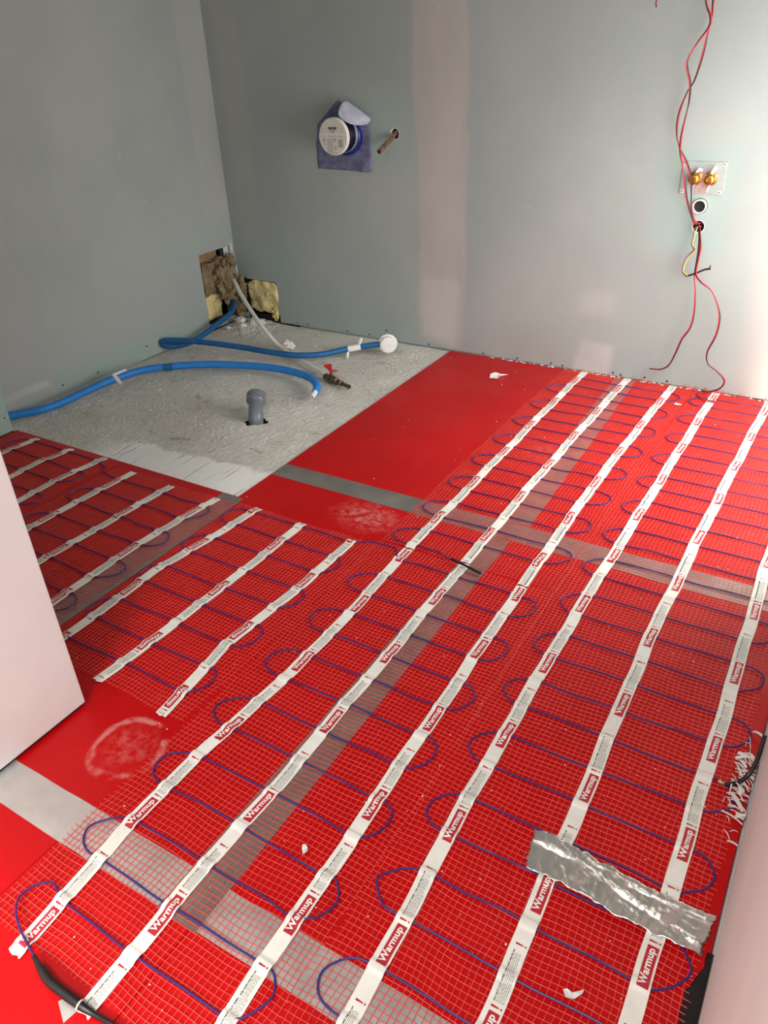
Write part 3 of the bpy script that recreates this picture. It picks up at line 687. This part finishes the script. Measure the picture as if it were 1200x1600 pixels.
def lump(name, c, s, mat, label, cat, seed, parent=None, sub=4, amp=.35, freq=2.2, floor=None):
    bm = bmesh.new(); bmesh.ops.create_icosphere(bm, subdivisions=sub, radius=1)
    for v in bm.verts:
        d = v.co.normalized(); k = 1+amp*noise.fractal(d*freq+Vector((seed, 0, 0)), .7, 2.0, 4)
        v.co = Vector(c)+Vector((d.x*s[0]*k, d.y*s[1]*k, d.z*s[2]*k))
        if floor is not None: v.co.z = max(v.co.z, floor)
    me = bpy.data.meshes.new(name); bm.to_mesh(me); bm.free(); o = link(name, me, mat, None, True)
    if parent: under(o, parent)
    if label: tag(o, label, cat)
    return o
lump('plaster_lump', (-2.127, 2.588, .016), (.028, .020, .022), M['plaster_white'], 'white plaster lump on the screed beside the thin pipe', 'plaster lump', 3, None, 4, .8, 3.0, -.004)
rng = random.Random(5)
for k, (x, y, s) in enumerate([(-2.555, 2.77, .020), (-2.50, 2.72, .014), (-2.46, 2.80, .018), (-2.42, 2.755, .011), (-2.57, 2.69, .011)]):
    lump('plaster_crumb', (x, y, screed_h(x, y)+s*.3), (s*1.5, s, s*.7), M['plaster_white'], ['largest plaster crumb in the corner under the wall cut-outs', 'plaster crumb beside the dark blue pipe near the corner', 'plaster crumb below the yellow foam of the back cut-out', 'small plaster crumb beside the thin white pipe near the corner', 'small plaster crumb at the left wall by the dark blue pipe'][k], 'plaster crumb', k+10, None, 3, .7, 2.6)['group'] = 'plaster crumbs in the corner'
for k, (x, y, s) in enumerate([(-2.575, 1.70, .020), (-2.585, 1.655, .016)]):
    lump('plaster_crumb', (x, y, screed_h(x, y)+s*.3), (s*.8, s*2, s*.6), M['plaster_white'], ['rubble piece behind the light blue pipe, farther from the green return', 'rubble piece behind the light blue pipe, close to the green return'][k], 'plaster crumb', k+20, None, 3, .7, 2.6)['group'] = 'rubble behind the light blue pipe'

# insulation in the two cut-outs
def pad(name, c, s, mat, label, cat, seed, amp, parent=None, freq=22):
    bm = bmesh.new(); bmesh.ops.create_cube(bm, size=2); bmesh.ops.subdivide_edges(bm, edges=bm.edges[:], cuts=22, use_grid_fill=True)
    for v in bm.verts:
        p = Vector((v.co.x*s[0], v.co.y*s[1], v.co.z*s[2])); n = noise.fractal(p*freq+Vector((seed, 1, 2)), .7, 2.0, 5)
        d = Vector((v.co.x/ s[0], v.co.y/s[1], v.co.z/s[2])).normalized() if max(abs(q) for q in v.co) else Vector()
        rnd = 1-.12*(abs(v.co.x)**4*abs(v.co.z)**4); v.co = Vector(c)+p*rnd+d*n*amp
    me = bpy.data.meshes.new(name); bm.to_mesh(me); bm.free(); o = link(name, me, mat, None, True)
    if parent: under(o, parent)
    if label: tag(o, label, cat)
    return o
pad('foam_insulation', (-2.486, YB+.047, .118), (.090, .045, .076), M['yellow_foam'], 'yellow foam insulation in the cut-out of the back wall', 'insulation', 1, .014, None, 15)
pad('foam_insulation', (XL-.045, 2.700, .105), (.040, .055, .062), M['yellow_foam'], 'yellow foam insulation low in the cut-out of the left wall', 'insulation', 5, .012, None, 15)
lump('foam_scrap', (-2.418, YB+.006, .040), (.017, .016, .030), M['yellow_foam'], 'small torn yellow foam scrap hanging at the right of the back cut-out', 'insulation', 8, None, 4, .9, 2.4)
t = thing('mineral_wool', 'brown mineral wool tuft spilling out of the left wall cut-out', 'insulation', (XL, 2.74, .2))
pad('slab', (XL-.035, 2.720, .235), (.040, .075, .078), M['brown_wool'], None, None, 3, .016, t, 20)
lump('tuft', (XL+.018, 2.760, .215), (.045, .055, .080), M['brown_wool'], None, None, 2, t, 5, .45, 2.0)
lump('tuft', (XL+.040, 2.825, .160), (.045, .030, .058), M['brown_wool'], None, None, 6, t, 5, .5, 2.2)
lump('tuft', (XL+.022, 2.835, .075), (.026, .024, .060), M['brown_wool'], None, None, 9, t, 5, .5, 2.4)
lump('tuft', (XL+.012, 2.822, .290), (.022, .025, .032), M['brown_wool'], None, None, 12, t, 5, .5, 2.2)
tag(MB().box(XL-.115, XL-.045, 2.638, 2.800, .300, .356).build('batten', M['bare_wood']), 'brown board edge at the top of the left wall cut-out', 'batten')
t = thing('corner_bead', 'white metal bead hanging loose in the corner above the wool', 'corner bead', (XL, YB, .3))
MB().box(XL-.004, XL+.006, 2.850, 2.862, .285, .372).build('bead_leg', M['bead_metal'], t); MB().box(XL-.012, XL-.008, 2.815, 2.846, .285, .362).build('bead_leg', M['bead_metal'], t)
MB().box(XL+.006, XL+.010, 2.864, 2.872, .205, .262).build('bead_leg', M['bead_metal'], t)
tag(MB().box(-2.592, -2.394, YB+.004, YB+.03, .000, .034).build('sole_rail', M['black_plastic']), 'black floor rail at the foot of the back wall cut-out', 'rail')
tag(MB().box(XL-.03, XL-.004, 2.638, 2.846, .010, .045).build('sole_rail', M['black_plastic']), 'black floor rail at the foot of the left wall cut-out', 'rail')
tag(MB().box(-2.600, -2.575, YB-.004, YB+.012, .035, .205).build('corner_stud', M['black_plastic']), 'dark stud at the left side of the back wall cut-out', 'stud')

# ------------------------------------------------------------------ shower mixer box with membrane, copper stub
def mixer():
    cx, cz = -1.930, .846
    t = thing('mixer_box', 'round white concealed mixer box standing out from the back wall', 'mixer box', (cx, YB, cz))
    MB().lathe((cx, YB-.006, cz-.006), (0, -1, 0), [(0, .073), (.014, .073), (.016, .070), (.020, .068), (.020, .060)], 40).build('flange', M['blue_plastic'], t, True)
    MB().lathe((cx, YB-.010, cz), (0, -1, 0), [(0, .060), (.022, .062), (.030, .066), (.034, .061), (.050, .060), (.056, .064), (.060, .059), (.085, .060)], 40).build('body', M['navy_plastic'], t, True)
    MB().lathe((cx, YB-.024, cz), (0, -1, 0), [(0, .0655), (.016, .0665), (.017, .0655)], 40).build('clear_collar', M['galvanised_plate'], t, True)
    cp = MB().lathe((cx, YB-.090, cz), (0, -1, 0), [(0, .066), (.002, .0685), (.016, .0685), (.019, .066)], 56).build('cap', M['white_plastic'], t, True)
    Y = YB-.1093
    def flat(V, F, dy, mi, mb):
        mb.add([(cx+v[0], Y-dy, cz+v[1]) for v in V], F, mi)
    lab = MB(); R = .0655
    up = [(0, .011)]+[(R*math.cos(a), max(.011, R*math.sin(a))) for a in np.linspace(math.asin(.011/R), math.pi-math.asin(.011/R), 30)]
    flat(up, [tuple(range(len(up)))], .0, 0, lab); lab.build('label_top', M['label_grey'], cp)
    lab = MB(); lo = [(R*1.02*math.cos(a), R*1.02*math.sin(a)) for a in np.linspace(math.pi-math.asin(.009/R), 2*math.pi+math.asin(.009/R), 34)]
    flat(lo, [tuple(range(len(lo)))], .0002, 0, lab); lab.build('label_bottom', M['label_pale'], cp)
    pr = MB(); V, F = font_mesh('GROHE', .0120, .0006, .040, 0); V = V+np.array([-.020, .026]); flat(V, F, .0007, 0, pr)
    for k, w in enumerate((.026, .020, .011)): flat([(-w/2, .0215-.004*k), (w/2, .0215-.004*k), (w/2, .0235-.004*k), (-w/2, .0235-.004*k)], [(0, 1, 2, 3)], .0007, 1, pr)
    def rect(x0, x1, z0, z1, mi=1): flat([(x0, z0), (x1, z0), (x1, z1), (x0, z1)], [(0, 1, 2, 3)], .0009, mi, pr)
    def ring(x, z, r, mi=1):
        a = np.linspace(0, 2*math.pi, 15); V = [(x+r*math.cos(q), z+r*math.sin(q)) for q in a[:-1]]+[(x+r*.62*math.cos(q), z+r*.62*math.sin(q)) for q in a[:-1]]
        flat(V, [(i, (i+1) % 14, 14+(i+1) % 14, 14+i) for i in range(14)], .0009, mi, pr)
    ring(-.044, -.012, .0065); ring(.008, -.012, .0068); ring(.010, -.040, .0062)
    for x in (-.026, -.019, -.012, -.006): rect(x-.0009, x+.0009, -.056, -.006)
    for x, z in ((-.048, -.027), (-.038, -.027), (-.024, -.060), (-.014, -.060), (-.006, -.060), (.006, -.058), (.015, -.058), (-.045, .001), (-.020, .002), (-.008, .002), (.006, .002), (.026, .001), (.036, .001), (.044, .001)): rect(x-.0032, x+.0032, z-.0012, z+.0012)
    for k in range(7): rect(.024, .047-.002*(k % 2), -.012-.0042*k, -.0095-.0042*k)
    pr.build('printed_marks', (M['print_black'], M['print_grey']), cp)
plain('label_grey', sc(204, 203, 192), .5, 0, .03); plain('label_pale', sc(214, 209, 203), .5, 0, .03); plain('print_grey', sc(128, 126, 124), .5, 0, .05)
mixer()
def membrane():
    t = thing('sealing_membrane', 'blue grey fleece membrane behind the round mixer box, top corner folded over', 'membrane', (-1.95, YB, .71))
    vs = []; fs = []; n = 22; m = 26
    for j in range(m+1):
        v = j/m
        for i in range(n+1):
            u = i/n; x = -2.090+.268*u; z = .712+.168*v+(-.006*u)*(1-v)
            if j > 15:                                     # upper edge pulled forward to the apex
                f = (v-15/m)/(1-15/m); apex = max(0, 1-abs(u-.60)/.60); z += f*(.095*apex*(1 if u < .62 else .85)); x += f*.02*(1-u)*(1)
                d = f*f*.052*(apex+.25*(u < .6))
            else: d = 0
            d += .0035+.0018*fbm(x*20, z*20, 3)+.012*math.exp(-((u-.86)/.1)**2-((v-.05)/.12)**2)
            vs.append((x, YB-max(d, .0015), z))
    for j in range(m):
        for i in range(n): a = j*(n+1)+i; fs.append((a, a+1, a+n+2, a+n+1))
    o = MB().add(vs, fs).build('sheet', M['fleece'], t, True); o.data.polygons.foreach_set('use_smooth', [True]*len(fs))
    md = o.modifiers.new('thickness', 'SOLIDIFY'); md.thickness = .0012
    # folded flap: curls from the apex forward and down to the right
    rows = [[(-1.905, 2.836, .972), (-1.880, 2.842, .956), (-1.852, 2.848, .938), (-1.826, 2.855, .919), (-1.806, 2.864, .902)],
            [(-1.905, 2.812, .964), (-1.880, 2.818, .948), (-1.852, 2.826, .930), (-1.826, 2.838, .910), (-1.806, 2.856, .894)],
            [(-1.911, 2.796, .944), (-1.888, 2.800, .928), (-1.862, 2.808, .911), (-1.838, 2.822, .895), (-1.812, 2.848, .886)],
            [(-1.916, 2.790, .921), (-1.896, 2.792, .905), (-1.873, 2.798, .891), (-1.850, 2.812, .883), (-1.822, 2.844, .882)]]
    vs = [p for r in rows for p in r]; fs = [(j*5+i, j*5+i+1, j*5+i+6, j*5+i+5) for j in range(3) for i in range(4)]
    o = MB().add(vs, fs).build('folded_flap', M['fleece_back'], t, True); o.data.polygons.foreach_set('use_smooth', [True]*len(fs))
    s2 = o.modifiers.new('smooth', 'SUBSURF'); s2.levels = 2; s2.render_levels = 2; md = o.modifiers.new('thickness', 'SOLIDIFY'); md.thickness = .0012
    o['label'] = 'paler back of the folded corner'
membrane()
t = thing('copper_stub', 'copper pipe stub poking down out of a round hole in the back wall', 'pipe', (-1.709, YB, .848))
a = Vector((-1.709, YB+.03, .857)); b = Vector((-1.713, YB-.118, .797)); d = (b-a).normalized(); L = (b-a).length
MB().lathe(a, d, [(0, .0088), (L, .0088), (L, .0074), (L-.03, .0074)], 20).build('pipe', M['copper'], t, True)
MB().lathe(a+d*(L-.028), d, [(0, .0075), (.0005, .0075)], 16).build('bore_shade', M['void_shade'], t)
under(MB().lathe((-1.709, YB-.0005, .848), (0, 1, 0), [(0, .0215), (.011, .0205), (.011, .0190), (0, .0195)], 28, close=True).build('hole_rim', M['plaster_white']), wb)

# ------------------------------------------------------------------ basin connections on the right of the back wall
t = thing('mounting_plate', 'square metal mounting plate with two brass connections on the back wall', 'mounting plate', (-.53, YB, .73))
o = MB().box(-.600, -.460, YB-.003, YB-.0004, .680, .781).build('plate', M['galvanised_plate'], t); bevel(o, .0011, 1)
for x, z in ((-.592, .774), (-.470, .774), (-.590, .688), (-.472, .688)):
    w = MB().lathe((x, YB-.003, z), (0, -1, 0), [(0, .006), (.001, .006), (.0014, .005)], 14).build('washer', M['white_plastic'], t)
    MB().lathe((x, YB-.0044, z), (0, -1, 0), [(0, .0026), (.0012, .0022)], 10).build('screw', M['screw_black']).parent = w
MB().box(-.548, -.510, YB-.0045, YB-.003, .684, .755).build('backing_strip', M['copper_tint'] if 'copper_tint' in M else plain('copper_tint', sc(190, 160, 156), .4, .3), t)
for x in (-.553, -.505):
    f = MB().lathe((x, YB-.003, .730), (0, -1, 0), [(0, .022), (.005, .022), (.006, .017), (.014, .017), (.016, .0145), (.034, .0145), (.036, .012), (.036, .008), (.02, .008)], 18).build('brass_fitting', M['brass'], t, True)
    MB().lathe((x, YB-.019, .730), (0, -1, 0), [(0, .019), (.009, .019)], 6).build('hex_nut', M['brass']).parent = f
    for k in range(3):
        a = 2*math.pi*k/3+.5; MB().lathe((x+.0195*math.cos(a), YB-.008, .730+.0195*math.sin(a)), (0, -1, 0), [(0, .0035), (.003, .003)], 8).build('screw', M['bead_metal']).parent = f
MB().tube([(-.502, YB-.020, .748), (-.496, YB-.022, .760), (-.492, YB-.022, .772)], [.006, .0075, .005], 8).build('sealing_tape', M['white_plastic'], t, True)
MB().tube([(-.552, YB-.012, .750), (-.545, YB-.014, .757), (-.532, YB-.012, .756)], [.005, .007, .004], 8).build('sealing_tape', M['white_plastic'], t, True)
MB().tube([(-.505, YB-.016, .708), (-.509, YB-.018, .692)], [.003, .002], 6).build('sealing_tape', M['white_plastic'], t)
t = thing('waste_pipe', 'white open waste pipe end in the back wall below the metal plate', 'pipe', (-.525, YB, .643))
MB().lathe((-.525, YB+.10, .643), (0, -1, 0), [(0, .0225), (.112, .0225), (.112, .0185), (0, .0185)], 32, close=True).build('pipe', M['white_plastic'], t, True)
MB().lathe((-.525, YB-.004, .643), (0, -1, 0), [(0, .0186), (.001, .0186)], 24).build('bore_shade', M['void_shade'], t)  # dark disc near the mouth stands in for the shade inside
under(MB().lathe((-.520, YB-.0006, .577), (0, 1, 0), [(0, .0215), (.010, .0205), (.010, .0185), (0, .0195)], 28, close=True).build('hole_rim', M['plaster_white']), wb)
under(MB().lathe((-1.709, YB+.03, .848), (0, 1, 0), [(0, .03), (.002, .03)], 16).build('hole_back', M['void_shade']), wb)
under(MB().lathe((-.520, YB+.03, .577), (0, 1, 0), [(0, .03), (.002, .03)], 16).build('hole_back', M['void_shade']), wb)

def twin(label, pts, r=.0019, phase=0.0, per=9, tw=34, name='twin_wire'):
    path = spline(pts, per); t = thing(name, label, 'wire', tuple(path[0])); s = 0; A = []; B = []
    for i, p in enumerate(path):
        T = (path[min(i+1, len(path)-1)]-path[max(i-1, 0)]).normalized(); n = Vector((T.z, 0, -T.x)); n = n.normalized() if n.length > 1e-4 else Vector((1, 0, 0)); b = T.cross(n)
        if i: s += (p-path[i-1]).length
        a = phase+s*tw*.55; off = (n*math.cos(a)+b*math.sin(a))*r*.98
        A.append(p+off); B.append(p-off)
    MB().tube(A, r, 7).build('red_core', M['red_insulation'], t, True); MB().tube(B, r, 7).build('black_core', M['black_insulation'], t, True); return t
A1 = [(-.60, 2.83, 1.30), (-.594, 2.83, 1.223), (-.575, 2.83, 1.183), (-.574, 2.83, 1.155), (-.600, 2.82, 1.113), (-.620, 2.82, 1.074), (-.617, 2.82, 1.046), (-.604, 2.825, 1.008), (-.600, 2.83, .964), (-.603, 2.83, .919), (-.608, 2.83, .864), (-.605, 2.83, .817), (-.589, 2.83, .766), (-.576, 2.83, .722), (-.562, 2.83, .673), (-.536, 2.835, .612), (-.524, 2.86, .588), (-.522, 2.90, .583)]
B1 = [(-.575, 2.845, 1.30), (-.575, 2.840, 1.222), (-.572, 2.840, 1.182), (-.577, 2.840, 1.139), (-.582, 2.835, 1.079), (-.594, 2.835, 1.016), (-.612, 2.840, .982), (-.628, 2.840, .919), (-.625, 2.840, .864), (-.609, 2.840, .822), (-.580, 2.838, .779), (-.560, 2.838, .732), (-.545, 2.838, .653), (-.533, 2.845, .608), (-.520, 2.865, .590), (-.516, 2.90, .586)]
twin('red and black twin wire hanging down the back wall, left one above the metal plate', A1, phase=.4)
twin('red and black twin wire hanging down the back wall, right one at the top edge', B1, phase=1.9)
twin('red and black twin wire from the wall hole, lower end bent to the left', [(-.520, 2.90, .575), (-.513, 2.850, .583), (-.502, 2.833, .555), (-.497, 2.83, .503), (-.497, 2.83, .428), (-.486, 2.83, .374), (-.478, 2.83, .297), (-.483, 2.83, .245), (-.504, 2.83, .200), (-.518, 2.83, .145), (-.534, 2.83, .098), (-.561, 2.83, .077), (-.601, 2.83, .073)], phase=2.4, tw=16)
twin('red and black twin wire from the wall hole, curving down onto the mat', [(-.516, 2.90, .573), (-.508, 2.845, .580), (-.491, 2.822, .527), (-.492, 2.82, .485), (-.492, 2.82, .438), (-.471, 2.82, .411), (-.431, 2.82, .383), (-.401, 2.82, .331), (-.389, 2.82, .288), (-.392, 2.82, .230), (-.409, 2.82, .169), (-.400, 2.82, .128), (-.365, 2.82, .105), (-.334, 2.82, .074), (-.345, 2.825, .040), (-.380, 2.835, .016), (-.410, 2.840, .009), (-.411, 2.814, .008), (-.385, 2.780, .009), (-.343, 2.768, .009)], phase=.8, tw=22)
t = thing('multicore_wire', 'purple, green and yellow cores of a cable bent up to a black end', 'wire', (-.518, YB, .58))
mp = [(-.520, 2.90, .574), (-.519, 2.845, .580), (-.519, 2.832, .550), (-.522, 2.83, .529), (-.513, 2.83, .513), (-.528, 2.83, .490), (-.535, 2.83, .464), (-.535, 2.83, .436), (-.522, 2.83, .424), (-.492, 2.825, .437), (-.466, 2.815, .453), (-.446, 2.81, .459)]
for k, (mt, dx, dy) in enumerate((('purple_insulation', -.0026, 0), ('green_insulation', .002, .003), ('yellow_insulation', .0035, -.002))):
    pts = [Vector(p)+Vector((dx*(1+.8*math.sin(i*1.3+k)), dy, dx*.4)) for i, p in enumerate(mp[:9])]
    MB().tube(spline(pts, 7), .0017, 6).build(mt.replace('_insulation', '_core'), M[mt], t, True)
MB().tube(spline(mp[7:], 7), .0032, 8).build('black_end', M['black_insulation'], t, True)
MB().tube([(-.452, 2.812, .457), (-.447, 2.812, .470)], .0018, 6).build('loose_tip', M['black_insulation'], t)
twin('short red wire ends at the top edge, left of the hanging twin wires', [(-.735, 2.84, 1.32), (-.736, 2.84, 1.26), (-.742, 2.84, 1.226), (-.739, 2.84, 1.213)], r=.0014, per=6)

# ------------------------------------------------------------------ screws and small debris
for k, (x, z) in enumerate([(-1.784, .045), (-1.568, .012), (-1.304, .010), (-1.15, .012), (-1.002, .013), (-.953, .011), (-.747, .015), (-.716, .012), (-.625, .016), (-.541, .015), (-2.29, .015), (-2.229, .015), (-1.999, .014), (-1.878, .015)]):
    MB().lathe((x, YB-.0004, z), (0, -1, 0), [(-.002, .0036), (.0006, .0036), (.0008, .002)], 10).build('screw', M['screw_black']).parent = wb
for y, z in ((1.775, .039), (1.951, .031), (2.232, .055)):
    MB().lathe((XL+.0004, y, z), (1, 0, 0), [(-.002, .0038), (.0006, .0038), (.0008, .002)], 10).build('screw', M['screw_black']).parent = wl
MB().lathe((XA+.0004, 1.431, .060), (1, 0, 0), [(-.002, .0030), (.0006, .0030), (.0008, .002)], 10).build('screw', M['screw_black']).parent = wa

def flake(name, outline, th, mat, label, cat, z, curl=.004):
    n = len(outline); c = np.mean(outline, 0); vs = [(c[0], c[1], z+th)]; vs += [(p[0], p[1], z+th+curl*((i*7) % 3)/2) for i, p in enumerate(outline)]; m = len(vs); vs += [(v[0], v[1], v[2]-th) for v in vs]
    fs = [(0, 1+i, 1+(i+1) % n) for i in range(n)]+[(m, m+1+(i+1) % n, m+1+i) for i in range(n)]+[(1+i, m+1+i, m+1+(i+1) % n, 1+(i+1) % n) for i in range(n)]
    return tag(MB().add(vs, fs).build(name, mat), label, cat)
flake('plaster_flake', [(-.120, .595), (-.115, .598), (-.108, .5945), (-.100, .604), (-.094, .609), (-.0945, .601), (-.102, .591), (-.113, .586)], .0016, M['plaster_white'], 'bird-shaped white flake on the mesh near the bottom right', 'flake', .003)
flake('label_scrap', [(-1.172, 2.656), (-1.184, 2.690), (-1.170, 2.705), (-1.152, 2.716), (-1.118, 2.712), (-1.140, 2.697), (-1.142, 2.668), (-1.156, 2.649)], .0006, M['tape_paper'], 'torn white label scrap on the bare red board near the back wall', 'paper scrap', .0005, .008)
flake('plaster_flake', [(-.573, .590), (-.566, .583), (-.562, .590), (-.566, .597), (-.572, .600), (-.576, .596)], .002, M['plaster_white'], 'small white flake on the mesh beside the silver tape', 'flake', .003)
flake('cable_tag', [(-.470, 2.700), (-.455, 2.694), (-.445, 2.702), (-.455, 2.712), (-.468, 2.710)], .002, M['white_plastic'], 'tiny white tag between the far mats below the hanging wire', 'flake', .003)
def crumbs(name, n, box, label, seed, zf, smin=.0006, smax=.0024, dens=None):
    rng = random.Random(seed); mb = MB(); c = 0
    while c < n:
        x = rng.uniform(box[0], box[1]); y = rng.uniform(box[2], box[3])
        if dens and rng.random() > dens(x, y): continue
        s = smin+(smax-smin)*rng.random()**3; z = zf(x, y); a = rng.uniform(0, 3); u = Vector((math.cos(a), math.sin(a), 0))*s; w = Vector((-math.sin(a), math.cos(a), 0))*s*rng.uniform(.4, 1)
        p = Vector((x, y, z)); mb.add([p+u, p+w, p-u*.8, p-w, p+Vector((0, 0, s*.9))], [(0, 1, 4), (1, 2, 4), (2, 3, 4), (3, 0, 4), (3, 2, 1, 0)]); c += 1
    return tag(mb.build(name, M['plaster_white']), label, 'crumbs', None, 'stuff')
crumbs('plaster_crumbs', 520, (-.95, .03, .27, 2.85), 'tiny white plaster crumbs scattered over the long mats', 3, lambda x, y: .0016, dens=lambda x, y: .35+.65*(x > -.5)*(y < 1.2)+.25*(y > 2.6))
crumbs('plaster_crumbs', 130, (-1.45, -.95, .5, 2.86), 'tiny white plaster crumbs scattered over the bare red boards', 4, lambda x, y: .0002)
crumbs('plaster_crumbs', 320, (-2.6, -1.47, 1.48, 2.86), 'small plaster crumbs scattered over the screed', 5, lambda x, y: screed_h(x, y)-.0004, .001, .0065)
def ragged_line():
    rng = random.Random(8); mb = MB()
    for i in range(120):
        x = -1.30+1.34*rng.random(); s = rng.uniform(.0015, .0048); y = 2.877-rng.random()**2*.012; p = Vector((x, y, .0005)); mb.add([p+Vector((s*1.6, 0, 0)), p+Vector((0, .003, 0)), p-Vector((s*1.4, 0, 0)), p-Vector((0, s*.5, 0)), p+Vector((0, .0015, s*.8))], [(0, 1, 4), (1, 2, 4), (2, 3, 4), (3, 0, 4), (3, 2, 1, 0)])
    tag(mb.build('plaster_spill', M['plaster_white']), 'line of white plaster crumbs along the foot of the back wall', 'crumbs', None, 'stuff')
ragged_line()
def frays():
    rng = random.Random(21); mb = MB()
    for i in range(70):
        x = rng.choice([rng.uniform(-.46, -.33), rng.uniform(-.9, .03)]); p = Vector((x, 2.868, .002)); q = p+Vector((rng.gauss(0, .012), .006, rng.uniform(.004, .016))); mb.tube([p, p.lerp(q, .5)+Vector((0, 0, .003)), q], .0006, 4)
    tag(mb.build('frayed_threads', M['mesh_thread']), 'frayed coral mesh threads standing up along the back wall', 'threads', None, 'stuff')
frays()
